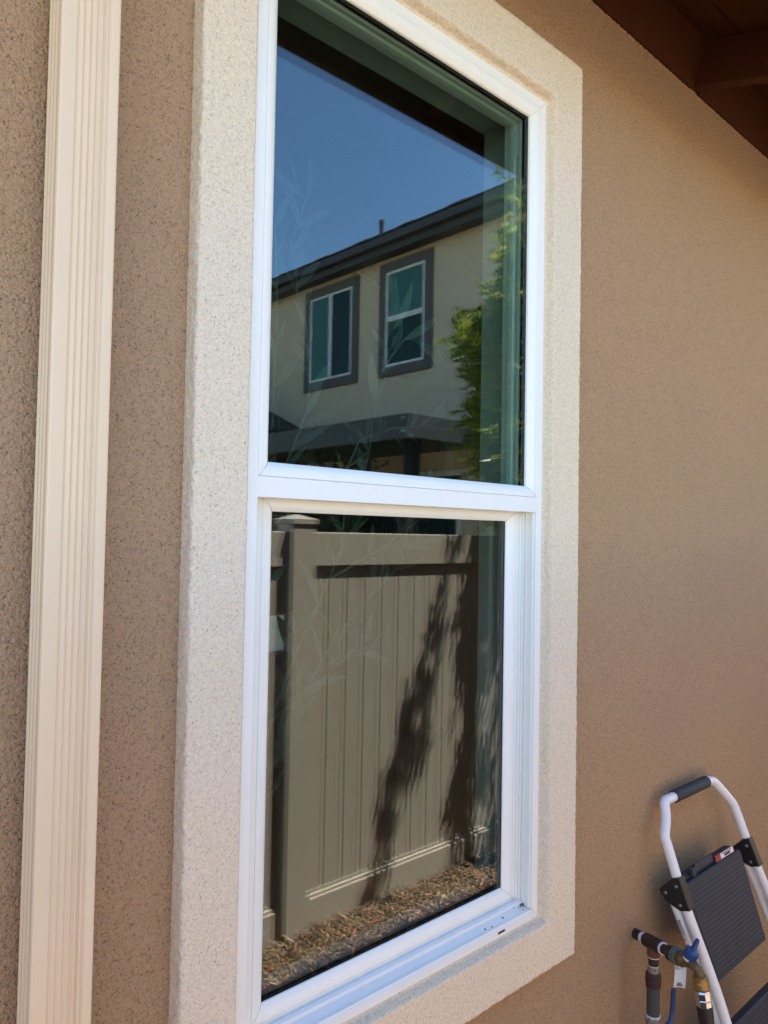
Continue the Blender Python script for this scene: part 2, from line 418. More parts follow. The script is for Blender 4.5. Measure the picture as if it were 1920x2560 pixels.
# --- the room behind the glass
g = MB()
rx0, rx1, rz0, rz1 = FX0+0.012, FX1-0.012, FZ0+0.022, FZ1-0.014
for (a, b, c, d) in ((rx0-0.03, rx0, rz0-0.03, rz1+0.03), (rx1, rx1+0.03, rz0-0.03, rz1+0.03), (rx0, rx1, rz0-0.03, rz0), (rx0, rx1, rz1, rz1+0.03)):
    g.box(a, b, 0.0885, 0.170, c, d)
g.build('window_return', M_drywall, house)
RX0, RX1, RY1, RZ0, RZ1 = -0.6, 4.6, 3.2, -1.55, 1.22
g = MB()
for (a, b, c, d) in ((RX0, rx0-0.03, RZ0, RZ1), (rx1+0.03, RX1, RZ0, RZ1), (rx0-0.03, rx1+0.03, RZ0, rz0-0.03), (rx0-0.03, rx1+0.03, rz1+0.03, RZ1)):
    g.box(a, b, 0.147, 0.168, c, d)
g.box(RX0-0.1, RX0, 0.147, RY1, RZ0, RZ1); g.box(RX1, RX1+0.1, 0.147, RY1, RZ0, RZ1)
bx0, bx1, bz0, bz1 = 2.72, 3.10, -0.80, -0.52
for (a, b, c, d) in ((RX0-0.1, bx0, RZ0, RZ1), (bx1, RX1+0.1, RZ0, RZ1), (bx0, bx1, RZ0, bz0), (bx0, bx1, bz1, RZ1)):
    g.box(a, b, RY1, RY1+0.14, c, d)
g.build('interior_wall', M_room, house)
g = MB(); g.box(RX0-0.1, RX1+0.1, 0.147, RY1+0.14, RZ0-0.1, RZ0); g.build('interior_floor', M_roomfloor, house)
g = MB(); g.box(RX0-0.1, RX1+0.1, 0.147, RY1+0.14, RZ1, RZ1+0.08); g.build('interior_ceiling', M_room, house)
g = MB(); g.sweep(bx0, bx1, bz0, bz1, [(0, RY1-0.01), (0.02, RY1-0.01), (0.02, RY1+0.05), (0, RY1+0.05)], 0); bw = g.build('window', M_vinyl, house)
g = MB(); g.box(bx0+0.02, bx1-0.02, RY1+0.02, RY1+0.024, bz0+0.02, bz1-0.02); g.build('pane', glass('shaded_glass', (0.30, 0.34, 0.38), 0.05), bw)
# other outer walls of the house
for a in (HX0, HX1-0.15):
    g = MB(); g.box(a, a+0.15, T, 7.0, GZ-0.1, 1.52); g.build('side_wall', M_wall, house)
# ragged stucco edge left along the eave blocks
g = MB(); pts = []
for i in range(2600):
    x = 1.2+i*0.0015; pts.append((x, WY-0.001+0.0015*noise.noise((x*90, 0, 5)), 1.3215+0.0022*noise.noise((x*9, 3, 0))+0.0055*noise.noise((x*110, 1, 0))))
g.tube(pts, [0.0026+0.0045*abs(noise.noise((p[0]*160, 4, 8))) for p in pts], 6); g.build('stucco_edge', M_wall, house)

# --- eave: rafters, blocking, soffit boards, fascia, tiles
def rz(y): return 1.325+0.30*y
YE = -0.477
raft = []
x = 2.123-0.61*8
nrm = Vector((0, -0.287, 0.958)); sl_ = Vector((0, -0.958, -0.287))
k = 0
while x < 7.5:
    g = MB(); g.prism([(0.10, rz(0.10)), (0.10, rz(0.10)+0.136), (YE+0.030, rz(YE+0.03)+0.136), (YE+0.026, rz(YE+0.026)+0.004)], 0, x, x+0.042)
    g.build('rafter', M_wood, house, 0.002)
    if x+0.61 < 7.6:
        g = MB(); c = Vector((x+0.326, 0.008, 1.3205))
        g.obox(c+nrm*0.069+Vector((0, 0.004, 0)), Vector((1, 0, 0)), sl_, nrm, 0.2835, 0.018, 0.0675)
        g.build('eave_block', M_wood, house, 0.0015)
    x += 0.61; k += 1
for j in range(5):
    y0 = 0.10-0.14*j if j else 0.10
    ya, yb = 0.145-0.14*j-0.0025, 0.145-0.14*(j+1)+0.0025
    yb = max(yb, YE)
    g = MB(); q = 0.1385
    g.prism([(ya, rz(ya)+q), (ya, rz(ya)+q+0.018), (yb, rz(yb)+q+0.018), (yb, rz(yb)+q)], 0, HX0-0.3, 7.9)
    g.build('soffit_board', M_wood, house, 0.0012)
g = MB(); g.prism([(0.16, rz(0.16)+0.1575), (0.16, rz(0.16)+0.17), (YE, rz(YE)+0.17), (YE, rz(YE)+0.1575)], 0, HX0-0.3, 7.9); g.build('roof_deck', M_wood, house)
g = MB(); g.box(HX0-0.3, 7.9, YE, YE+0.024, 1.180, 1.180+0.165); g.build('fascia', M_wood, house, 0.002)
g = MB()
g.prism([(YE-0.025, 1.352), (YE-0.025, 1.385), (3.6, 1.385+0.3*(3.6-YE)), (3.6, 1.36+0.3*(3.6-YE))], 0, HX0-0.3, 9.3)
g.prism([(3.6, 1.36+0.3*(3.6-YE)), (3.6, 1.385+0.3*(3.6-YE)), (7.6, 1.385), (7.6, 1.352)], 0, HX0-0.3, 9.3)
roof = g.build('roof', M_tile, house)
for j in range(44):
    xa = HX0-0.3+j*0.30
    g = MB(); g.prism([(YE-0.045, 1.387), (YE-0.045, 1.412), (YE+0.38, 1.412+0.127), (YE+0.38, 1.387+0.127)], 0, xa+0.003, xa+0.297)
    g.build('tile', M_tile, roof, 0.003)

# ================================================================== downspout
DX0, DX1, DY0, DY1 = 0.3245, 0.4005, -0.0500, -0.0035
ds = thing('downspout', 'cream ribbed metal downspout running up the brown wall left of the window', 'downspout', ((DX0+DX1)/2, DY1, GZ))
def spout_profile():
    P = []
    W = DX1-DX0; D = DY1-DY0
    def groove(u, side, w_, d):
        return [(u+w_*(q/8-0.5), d*0.5*(1-math.cos(2*math.pi*q/8))) for q in range(9)]
    # front, left to right
    c = 0.0035
    fr = [(c, 0)]
    for u in (0.30, 0.41, 0.52, 0.62, 0.71, 0.79): fr += groove(u*W, 0, 0.0088, 0.0024)
    fr += [(W-c, 0)]
    for u, d in fr: P.append((DX0+u, DY0+d))
    P += [(DX1-c*0.3, DY0+c*0.3), (DX1, DY0+c)]
    sd = []
    for u in (0.3, 0.55, 0.8): sd += groove(u*D, 0, 0.0095, 0.0034)
    for u, d in sd: P.append((DX1-d, DY0+u))
    P += [(DX1, DY1-c), (DX1-c, DY1), (DX0+c, DY1), (DX0, DY1-c)]
    sd = []
    for u in (0.80, 0.55, 0.30): sd += groove(u*D, 0, 0.0095, 0.0034)[::-1]
    for u, d in sd: P.append((DX0+d, DY0+u))
    P += [(DX0, DY0+c), (DX0+c*0.3, DY0+c*0.3)]
    return P
g = MB(); P = spout_profile(); n = len(P)
zs = [GZ+0.06+(1.30-GZ-0.06)*i/30 for i in range(31)]
vs_ = []
for i, z in enumerate(zs):
    ox = 0.0007*math.sin(z*2.1); vs_ += [(x+ox, y, z) for x, y in P]
fs = [(i*n+k, i*n+(k+1) % n, (i+1)*n+(k+1) % n, (i+1)*n+k) for i in range(30) for k in range(n)]
g.add(vs_, fs, False); g.build('pipe', M_spout, ds)
for zz in (1.17, -1.45):
    g = MB(); g.box(DX0-0.0015, DX1+0.0015, DY0-0.0015, DY1, zz, zz+0.02); g.box(DX0-0.02, DX1+0.02, DY1+0.004, DY1+0.0085, zz, zz+0.02)
    g.build('strap', M_spout, ds)

# ================================================================== fence seen in the glass
FNY = -1.650
fence = thing('vinyl_fence', 'tan vinyl privacy fence with vertical planks and capped posts, mirrored in the lower pane', 'fence', (2.049, FNY-0.03, GZ))
def post(cx):
    g = MB(); g.box(cx-0.065, cx+0.065, FNY-0.095, FNY+0.035, GZ-0.1, 0.047)
    p = g.build('post', M_fence, fence, 0.003)
    g = MB()
    g.box(cx-0.071, cx+0.071, FNY-0.101, FNY+0.041, 0.047, 0.068)
    c = (cx, FNY-0.03, 0.093); b = [(cx-0.071, FNY-0.101, 0.0682), (cx+0.071, FNY-0.101, 0.0682), (cx+0.071, FNY+0.041, 0.0682), (cx-0.071, FNY+0.041, 0.0682)]
    g.add(b+[c], [(0, 1, 4), (1, 2, 4), (2, 3, 4), (3, 0, 4), (3, 2, 1, 0)])
    g.build('cap', M_fence, p)
posts = [2.049+1.93*k for k in range(-3, 4)]
for cx in posts: post(cx)
plank0 = None
for a in posts[:-1]:
    xa, xb = a+0.0655, a+1.93-0.0655
    g = MB(); g.box(xa, xb, FNY-0.055, FNY, -0.146, 0.012); g.build('top_rail', M_fence, fence, 0.005)
    g = MB(); g.prism([(FNY-0.055, GZ-0.03), (FNY-0.055, -1.625), (FNY-0.008, -1.625), (FNY-0.008, -1.640), (FNY, -1.643), (FNY, GZ-0.03)], 0, xa, xb)
    g.build('bottom_rail', M_fence, fence, 0.002)
    npl = 16; pw = (xb-xa)/npl
    for q in range(npl):
        if plank0 is None:
            g = MB(); e = 0.0045
            yb, yf = FNY-0.040, FNY-0.017
            g.prism([(xa+0.0006, yb), (xa+0.0006, yf-e), (xa+e, yf), (xa+pw*0.5-0.003, yf), (xa+pw*0.5, yf-0.0016), (xa+pw*0.5+0.003, yf), (xa+pw-e, yf), (xa+pw-0.0006, yf-e), (xa+pw-0.0006, yb)], 2, -1.626, -0.145)
            plank0 = g.build('plank', M_fence, fence); base_x = xa
        else:
            copy_to(plank0, fence, xa+q*pw-base_x)

# ================================================================== tree by the fence
rt_ = random.Random(11)
tree = thing('garden_tree', 'slender sunlit green tree with small narrow leaves, mirrored at the right of the upper pane', 'tree', (3.56, -1.30, GZ))
g = MB()
trunk = [Vector((3.56, -1.30, GZ-0.05)), Vector((3.55, -1.32, -1.1)), Vector((3.53, -1.36, -0.4)), Vector((3.50, -1.40, 0.2)), Vector((3.46, -1.43, 0.9)), Vector((3.40, -1.45, 1.5)), Vector((3.33, -1.46, 2.0))]
g.tube(trunk, [0.045, 0.038, 0.033, 0.028, 0.021, 0.013, 0.006], 10); g.build('trunk', M_bark, tree)
shoots = []
gb = MB()
def interp(pts, t):
    if t <= pts[0][0]: return pts[0][1]
    for (a, b), (c, d) in zip(pts, pts[1:]):
        if a <= t <= c: return b+(d-b)*(t-a)/(c-a)
    return pts[-1][1]
# the crown leans and thins out upwards; its reach towards the garden varies with height
REACH = [(-0.2, 1.22), (0.0, 1.21), (0.05, 1.16), (0.1, 1.15), (0.18, 1.18), (0.235, 1.13), (0.28, 1.17), (0.33, 1.13), (0.385, 1.085), (0.43, 1.17), (0.5, 1.235), (0.62, 1.28), (0.70, 1.30), (0.80, 1.32)]
def trunk_at(z):
    for a, b in zip(trunk, trunk[1:]):
        if a.z <= z <= b.z: return a.lerp(b, (z-a.z)/(b.z-a.z))
    return trunk[-1]
for i in range(210):
    ye = rt_.uniform(-2.25, -1.69) if i % 15 else rt_.uniform(-1.55, -1.05); zt = rt_.uniform(-0.25, 2.05)
    dist = 1.034-ye; dy = ye+1.667
    xe = dist*(interp(REACH, zt/dist)+abs(rt_.gauss(0, 0.07)))
    Z = zt-3.7*dy
    xmin = 3.06+(2.52-3.06)*min(1, max(0, (-0.15-Z)/1.28))
    if zt < 0.35 and ye > -1.3: continue
    if dy > 0.03: xe = max(xe, xmin+dy+abs(rt_.gauss(0, 0.08)))
    elif zt < 0.15: continue
    if i % 5 == 0: xe += rt_.uniform(0.2, 0.9)
    z0 = max(-0.4, zt-rt_.uniform(0.15, 0.5)); b0 = trunk_at(z0)
    end = Vector((xe, ye, zt)); od = (end-b0); od.z = 0; od.normalize()
    mid = b0.lerp(end, 0.5)+Vector((0, 0, rt_.uniform(-0.04, 0.10)))
    pts = [b0, b0.lerp(mid, 0.5)+Vector((0, 0, 0.02)), mid, mid.lerp(end, 0.5)+Vector((0, 0, 0.02)), end]
    gb.tube(pts, [0.007, 0.005, 0.004, 0.003, 0.0015], 5, cap=False)
    for q in range(11):
        t_ = rt_.uniform(0.42, 0.999)*4; i0 = min(3, int(t_)); p0 = pts[i0].lerp(pts[i0+1], t_-i0)
        dd = Vector((rt_.gauss(0, 0.45)+od.x*0.25, rt_.gauss(0, 0.45)+od.y*0.2, rt_.gauss(0.5, 0.5))).normalized()
        shoots.append((p0, dd, rt_.uniform(0.08, 0.20)))
for i in range(9):
    ze = rt_.uniform(-1.45, 0.15); b0 = trunk_at(max(-1.6, ze-0.25)); end = Vector((rt_.uniform(3.36, 3.95), rt_.uniform(-1.52, -1.15), ze))
    gb.tube([b0, b0.lerp(end, 0.5)+Vector((0, 0, 0.03)), end], [0.005, 0.003, 0.0015], 5, cap=False)
    for q in range(9):
        shoots.append((b0.lerp(end, rt_.uniform(0.35, 1.0)), Vector((rt_.gauss(0, 0.5), rt_.gauss(0, 0.4), rt_.gauss(0.4, 0.5))).normalized(), rt_.uniform(0.08, 0.2)))
for i in range(30):
    z0 = rt_.uniform(0.9, 2.0); b0 = trunk_at(z0)
    dd = Vector((rt_.gauss(-0.1, 0.4), rt_.gauss(0, 0.4), rt_.uniform(0.5, 1.2))).normalized()
    shoots.append((b0, dd, rt_.uniform(0.15, 0.30)))
# a drooping outer spray that hangs in front of the fence
a0, a1 = Vector((3.50, -1.20, 1.42)), Vector((2.99, -1.21, 0.30))
arm = [trunk_at(1.1), Vector((3.45, -1.26, 1.45)), a0.lerp(a1, 0.35)+Vector((0.02, 0, 0.05)), a0.lerp(a1, 0.7), a1]
gb.tube(arm, [0.006, 0.005, 0.004, 0.003, 0.0015], 5, cap=False)
for q in range(62):
    t_ = rt_.random()**0.8; p0 = a0.lerp(a1, t_)+Vector((abs(rt_.gauss(0, 0.10))*(1.4-t_), rt_.gauss(0, 0.07), rt_.gauss(0, 0.05)))
    shoots.append((p0, Vector((rt_.gauss(-0.15, 0.25), rt_.gauss(0, 0.25), -rt_.uniform(0.4, 1.0))).normalized(), rt_.uniform(0.06, 0.15)))
gb.build('branch', M_bark, tree)
g = MB(); gt = MB()
for p0, dd, L in shoots:
    curve = Vector((rt_.gauss(0, 0.15), rt_.gauss(0, 0.15), -0.12))
    n_l = int(L/0.0095); prev = p0
    for q in range(n_l):
        s_ = q/n_l*L; p = p0+dd*s_+curve*(s_*s_/L)*0.8
        a = rt_.uniform(0, 2*math.pi)
        side = Vector((math.cos(a), math.sin(a), rt_.uniform(-0.2, 0.5)))
        d = (dd*0.55+side*0.75).normalized(); ll = rt_.uniform(0.034, 0.060); ww = ll*rt_.uniform(0.16, 0.23)
        s2 = d.cross(Vector((rt_.gauss(0, 1), rt_.gauss(0, 1), rt_.gauss(0, 1)))).normalized(); nn = d.cross(s2)
        m_ = p+d*ll*0.5+nn*ll*0.10
        g.add([p, m_-s2*ww, p+d*ll, m_+s2*ww, p+d*ll*0.5], [(0, 1, 4), (1, 2, 4), (2, 3, 4), (3, 0, 4)])
    gt.tube([p0, p0+dd*L*0.5+curve*L*0.2, p0+dd*L+curve*L*0.8], [0.0018, 0.0013, 0.0007], 3, cap=False)
fo = g.build('foliage', M_leaf, tree); fo['kind'] = 'stuff'
gt.build('twig', M_bark, tree)['kind'] = 'stuff'

# dark shrub in the neighbour's yard, below the patio cover
shr = thing('garden_shrub', 'dark green shrub in shade below the patio cover, just above the mirrored fence', 'shrub', (5.9, -6.3, GZ))
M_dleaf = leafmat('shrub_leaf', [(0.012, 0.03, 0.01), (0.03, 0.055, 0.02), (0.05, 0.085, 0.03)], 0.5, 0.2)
g = MB(); gs = MB()
for i in range(26):
    a = rt_.uniform(0, 6.283); el = rt_.uniform(0.25, 1.5); L = rt_.uniform(0.8, 1.15)
    tip = Vector((5.9+1.15*L*math.cos(a)*math.cos(el), -6.3+1.6*L*math.sin(a)*math.cos(el), -0.45+1.38*L*math.sin(el)))
    gs.tube([(5.9, -6.3, GZ), Vector((5.9, -6.3, -0.9)).lerp(tip, 0.35), tip], [0.03, 0.014, 0.003], 5, cap=False)
    for q in range(150):
        p = Vector((5.9, -6.3, -0.9)).lerp(tip, rt_.uniform(0.35, 1.03))+Vector((rt_.gauss(0, 0.13), rt_.gauss(0, 0.13), rt_.gauss(0, 0.13)))
        d = Vector((rt_.gauss(0, 1), rt_.gauss(0, 1), rt_.gauss(0.3, 0.8))).normalized(); s2 = d.orthogonal().normalized()
        g.add([p, p+d*0.05-s2*0.018, p+d*0.10, p+d*0.05+s2*0.018], [(0, 1, 2, 3)])
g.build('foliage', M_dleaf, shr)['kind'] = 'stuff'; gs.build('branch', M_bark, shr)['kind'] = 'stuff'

# ================================================================== neighbour's house
nb = thing('neighbour_house', 'two storey beige stucco house with grey window surrounds, mirrored in the upper pane', 'house', (7.2, -9.0, GZ))
NX = 7.2; XF = 6.95
g = MB(); g.box(NX, NX+8, -17.5, -2.7, GZ-0.1, 3.98); g.build('wall', M_nwall, nb)
g = MB(); g.box(XF+0.02, NX+8.3, -17.9, -2.3, 3.895, 3.93); g.build('soffit', M_nfascia, nb)
g = MB(); g.box(XF, XF+0.02, -17.9, -2.3, 3.86, 4.045); g.build('fascia', M_nfascia, nb, 0.003)
g = MB(); g.box(XF-0.10, XF-0.002, -17.9, -2.3, 3.955, 3.97); g.box(XF-0.10, XF-0.085, -17.9, -2.3, 3.97, 4.06); g.box(XF-0.016, XF-0.002, -17.9, -2.3, 3.97, 4.06)
g.build('gutter', M_nfascia, nb)
g = MB(); g.prism([(XF-0.04, 4.062), (XF-0.04, 4.085), (NX+4, 5.30), (NX+8.3, 4.10), (NX+8.3, 4.06)], 1, -17.9, -2.3); nroof = g.build('roof', M_tile, nb)
for j in range(52):
    ya = -17.9+j*0.30
    g = MB(); dz = 0.010 if j % 3 == 0 else 0.0
    g.prism([(XF-0.075, 4.088+dz), (XF-0.075, 4.112+dz), (XF+0.40, 4.112+dz+0.13), (XF+0.40, 4.088+dz+0.13)], 1, ya+0.004, ya+0.296); g.build('tile', M_tile, nroof)
g = MB(); g.tube([(7.35, -7.03, 4.1), (7.35, -7.03, 4.56)], 0.035, 12); g.tube([(7.35, -7.03, 4.53), (7.35, -7.03, 4.585)], 0.042, 12)
g.build('vent_pipe', M_nfascia, nb)
def nwin(y0, y1, z0, z1, kind):
    """y0<y1 real coordinates of the surround"""
    m_ = 0.135
    g = MB()
    g.box(NX-0.035, NX-0.001, y0, y1, z1-m_, z1); g.box(NX-0.035, NX-0.001, y0, y1, z0, z0+m_)
    g.box(NX-0.0355, NX-0.001, y0, y0+m_, z0+m_+0.001, z1-m_-0.001); g.box(NX-0.0355, NX-0.001, y1-m_, y1, z0+m_+0.001, z1-m_-0.001)
    s_ = g.build('window', M_ntrim, nb, 0.004)
    a, b, c, d = y0+m_+0.001, y1-m_-0.001, z0+m_+0.001, z1-m_-0.001
    f = 0.035
    g = MB()
    g.box(NX-0.030, NX-0.0015, a, b, d-f, d); g.box(NX-0.030, NX-0.0015, a, b, c, c+f)
    g.box(NX-0.030, NX-0.0015, a, a+f, c+f, d-f); g.box(NX-0.030, NX-0.0015, b-f, b, c+f, d-f)
    mid_y, mid_z = (a+b)/2, (c+d)/2
    if kind == 'slider': g.box(NX-0.034, NX-0.0015, mid_y-0.035, mid_y+0.035, c+f, d-f)
    else: g.box(NX-0.034, NX-0.0015, a+f, b-f, mid_z-0.035, mid_z+0.035)
    g.build('frame', M_vinyl, s_)
    if kind == 'slider':
        # the half further from us shows a pale shade, the nearer one is dark
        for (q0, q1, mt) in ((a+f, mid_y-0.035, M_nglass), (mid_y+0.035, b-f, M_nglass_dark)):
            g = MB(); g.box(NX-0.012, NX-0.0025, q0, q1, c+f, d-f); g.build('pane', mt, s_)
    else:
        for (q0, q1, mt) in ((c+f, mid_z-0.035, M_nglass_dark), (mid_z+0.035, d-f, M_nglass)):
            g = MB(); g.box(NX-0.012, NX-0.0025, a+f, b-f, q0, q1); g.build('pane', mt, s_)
def ry(dist): return 1.034-dist
nwin(ry(1.338*7.2), ry(1.160*7.2), 0.310*7.2, 0.530*7.2, 'slider')
nwin(ry(1.096*7.2), ry(0.953*7.2), 0.308*7.2, 0.531*7.2, 'hung')
# sliding door below the patio cover
g = MB(); g.box(NX-0.04, NX-0.001, -7.4, -5.2, 0.78, 0.85); g.box(NX-0.04, NX-0.001, -7.4, -7.33, GZ, 0.78); g.box(NX-0.04, NX-0.001, -5.27, -5.2, GZ, 0.78); g.box(NX-0.038, NX-0.001, -6.34, -6.27, GZ, 0.78)
dr = g.build('patio_door', M_vinyl, nb)
for q in ((-7.33, -6.34), (-6.27, -5.27)):
    g = MB(); g.box(NX-0.012, NX-0.002, q[0], q[1], GZ, 0.78); g.build('pane', M_nglass_dark, dr)
# low wing with a tiled roof further back
g = MB(); g.box(4.9, 7.19, -13.5, -8.95, GZ-0.1, 1.42); g.build('wing_wall', M_nwall, nb)
g = MB(); ya, yb = ry(9.55), ry(13.6)
g.prism([(ya, 1.50), (ya, 1.56), (yb, 1.50+0.42*4.05+0.06), (yb, 1.50+0.42*4.05)], 0, 4.6, 7.195); wr = g.build('wing_roof', M_tile, nb)
for j in range(12):
    y_ = ya-j*0.32
    g = MB(); z_ = 1.565+0.42*0.32*j
    g.prism([(y_+0.03, z_), (y_+0.03, z_+0.045), (y_-0.36, z_+0.045+0.145), (y_-0.36, z_+0.145)], 0, 4.58, 7.19); g.build('tile_course', M_tile, wr)

# patio cover
pc = thing('patio_cover', 'dark grey metal patio cover with a deep fascia against the beige house', 'patio cover', (6.0, -5.5, GZ))
PX, PY0, PY1 = 5.2, -8.7, 1.034-5.28
g = MB(); g.box(PX, PX+0.05, PY0, PY1, 0.965, 1.212); g.build('side_beam', M_patio, pc, 0.004)
g = MB(); g.box(PX+0.0505, NX-0.002, PY1-0.05, PY1-0.001, 0.980, 1.217); g.build('front_beam', M_patio, pc, 0.004)
for k in range(9):
    g = MB(); xa = PX+0.06+k*0.215
    g.box(xa, xa+0.212, PY0, PY1-0.052, 1.10, 1.15); g.build('roof_panel', M_patio, pc)
for (x, y) in ((5.47, PY1-0.20), (5.30, -8.45)):
    g = MB(); g.box(x-0.06, x+0.06, y-0.06, y+0.06, GZ, 1.098); g.build('post', M_post, pc, 0.004)
for xx, zz in ((5.24, 1.17), (5.24, 1.04)):
    g = MB(); g.tube([(PX-0.004, PY1-0.06, zz), (PX+0.001, PY1-0.06, zz)], 0.012, 8); g.build('bolt', M_vinyl, pc)
ln = thing('hanging_lantern', 'small dark lantern hanging beneath the patio cover', 'lantern', (5.5, -5.2, 0.70))
g = MB(); g.tube([(5.5, -5.2, 1.095), (5.5, -5.2, 0.86)], 0.006, 6); g.build('chain', M_patio, ln)
g = MB(); g.rod((5.5, -5.2, 0.88), (5.5, -5.2, 0.5), [(0, 0.01), (0.03, 0.07), (0.05, 0.085), (0.05, 0.07), (0.22, 0.055), (0.22, 0.065), (0.25, 0.02)], 8, False); g.build('lamp_housing', M_patio, ln)
g = MB(); g.box(5.0, 7.19, -9.2, -3.9, GZ-0.029, GZ+0.02); structure(g.build('patio_slab', M_conc))

# ================================================================== plant inside the window
plant = thing('potted_plant', 'tall indoor plant with long pale leaves standing behind the window glass', 'plant', (0.86, 0.42, RZ0))
g = MB()
g.rod((0.86, 0.42, RZ0+0.001), (0.86, 0.42, 0), [(0, 0.13), (0.38, 0.18), (0.42, 0.19), (0.42, 0.17), (0.36, 0.165)], 28)
g.build('pot', plain('white_pot', (0.62, 0.60, 0.56), 0.4), plant)
pr = random.Random(5)
def leafmesh(L, W, droop, fold):
    nseg = 7; vs_ = []; fs = []
    for i in range(nseg+1):
        t = i/nseg; w_ = W*(math.sin(math.pi*min(1, t*0.93+0.03))**0.8)*(1-0.25*t)
        if i == nseg: w_ = 0.0004
        x = L*t; z = -droop*L*t*t
        vs_ += [(x, -w_, z+fold*w_), (x, 0, z), (x, w_, z+fold*w_)]
    for i in range(nseg):
        a = i*3; fs += [(a, a+3, a+4, a+1), (a+1, a+4, a+5, a+2)]
    me = bpy.data.meshes.new('leaf'); me.from_pydata(vs_, [], fs); me.polygons.foreach_set('use_smooth', [True]*len(fs)); me.materials.append(M_hleaf)
    return me
LM = [leafmesh(L, W, d, 0.3) for L, W, d in ((0.085, 0.0085, 0.15), (0.105, 0.012, 0.3), (0.07, 0.009, 0.1), (0.12, 0.013, 0.45))]
stems = [
 [(0.85, 0.42, -1.2), (0.88, 0.36, -0.6), (0.915, 0.30, -0.343), (0.965, 0.28, -0.209), (1.024, 0.28, -0.105), (1.10, 0.28, 0.04), (1.15, 0.29, 0.20), (1.172, 0.30, 0.311), (1.205, 0.30, 0.453), (1.228, 0.30, 0.572)],
 [(0.86, 0.42, -1.2), (0.86, 0.35, -0.55), (0.904, 0.30, -0.379), (1.019, 0.30, -0.308), (1.105, 0.30, -0.262), (1.186, 0.30, -0.252)],
 [(0.86, 0.42, -1.2), (0.93, 0.34, -0.45), (1.044, 0.30, -0.257), (1.102, 0.28, -0.176), (1.17, 0.26, -0.11), (1.242, 0.25, -0.039), (1.30, 0.25, 0.0)],
 [(0.84, 0.42, -1.2), (0.84, 0.36, -0.4), (0.88, 0.32, 0.0), (0.926, 0.30, 0.145), (0.978, 0.30, 0.265), (0.986, 0.30, 0.349), (0.964, 0.30, 0.428), (0.946, 0.30, 0.507), (0.93, 0.30, 0.62), (0.945, 0.28, 0.70), (0.90, 0.27, 0.755)],
 [(1.06, 0.28, -0.05), (1.094, 0.30, 0.153), (1.127, 0.30, 0.217), (1.235, 0.30, 0.256), (1.367, 0.30, 0.275), (1.463, 0.30, 0.196)],
 [(1.19, 0.30, 0.38), (1.219, 0.30, 0.423), (1.275, 0.30, 0.484), (1.391, 0.30, 0.468)],
 [(0.88, 0.32, 0.0), (0.86, 0.26, 0.20), (0.84, 0.22, 0.42), (0.83, 0.22, 0.62)],
 [(1.02, 0.28, -0.10), (1.16, 0.24, -0.02), (1.30, 0.24, 0.06), (1.38, 0.24, 0.04)],
]
cnt = 0
for st in stems:
    st = [Vector(p) for p in st]
    g = MB(); g.tube(st, [max(0.0014, 0.0045*(1-i/len(st))) for i in range(len(st))], 6); g.build('stem', M_stem, plant)
    for a, b in zip(st, st[1:]):
        if b.z < -0.5: continue
        seg = (b-a).length; d = (b-a).normalized(); nl = max(1, int(seg/0.024))
        for q in range(nl):
            if cnt > 270: break
            p = a.lerp(b, (q+pr.random())/nl)
            an = pr.uniform(0, 2*math.pi); e = d.orthogonal().normalized(); f_ = d.cross(e)
            side = e*math.cos(an)+f_*math.sin(an); side.y *= 0.7
            dr_ = (d*0.75+side*0.8+Vector((0, 0, 0.15))).normalized()
            xax = dr_; yax = Vector((pr.gauss(0, .5), -1+pr.gauss(0, .3), pr.gauss(0, .6))).cross(xax).normalized(); zax = xax.cross(yax)
            me = LM[pr.randrange(4)]
            o = bpy.data.objects.new('leaf', me); COL.objects.link(o); o.parent = plant
            sc = pr.uniform(0.75, 1.2)
            if p.y+dr_.y*0.1 < 0.12: sc *= 0.6
            mm = Matrix((xax*sc, yax*sc, zax*sc)).transposed().to_4x4()
            o.matrix_local = Matrix.Translation(p-Vector(plant.location)) @ mm
            cnt += 1

# ================================================================== water pipes on the wall
def metal(name, c, rough, met, var, dirt=None, th=0.58, ds_=90, bd=0.0008):
    return plain(name, c, rough, met, var, 160, bd, 0.5, dirt, ds_, th)
M_iron = metal('rusty_iron', (0.060, 0.032, 0.026), 0.65, 0.25, 0.2, (0.13, 0.075, 0.05), 0.60)
M_rust = metal('rust_red', (0.15, 0.055, 0.032), 0.8, 0.0, 0.15)
M_galv = metal('galvanised', (0.30, 0.29, 0.27), 0.5, 0.5, 0.15, (0.10, 0.07, 0.05), 0.55)
M_tape = metal('thread_tape', (0.68, 0.68, 0.68), 0.6, 0.0, 0.02)
M_brass_old = metal('tarnished_brass', (0.17, 0.125, 0.065), 0.45, 0.55, 0.15, (0.09, 0.06, 0.035), 0.55)
M_teal = metal('verdigris', (0.085, 0.17, 0.155), 0.75, 0.0, 0.15, (0.13, 0.10, 0.06), 0.50)
M_brass = metal('brass', (0.36, 0.24, 0.085), 0.35, 0.7, 0.1, (0.14, 0.09, 0.04), 0.60)
M_pvc = metal('grey_plastic_pipe', (0.055, 0.060, 0.068), 0.45, 0.0, 0.06)
M_blue = metal('blue_handle', (0.012, 0.052, 0.19), 0.35, 0.0, 0.05, (0.25, 0.32, 0.42), 0.70)
M_bluedk = metal('blue_vinyl_grip', (0.012, 0.035, 0.16), 0.4, 0.0, 0.03, None)
M_chrome = metal('chrome', (0.62, 0.62, 0.62), 0.18, 1.0, 0.02, None, bd=0.0)
M_rubber = metal('black_rubber', (0.014, 0.014, 0.015), 0.45, 0.0, 0.05)
pl = thing('outdoor_water_pipe', 'rusty iron water pipe with brass bib coming out of the brown wall by the ladder', 'water pipe', (1.844, WY, -1.013))
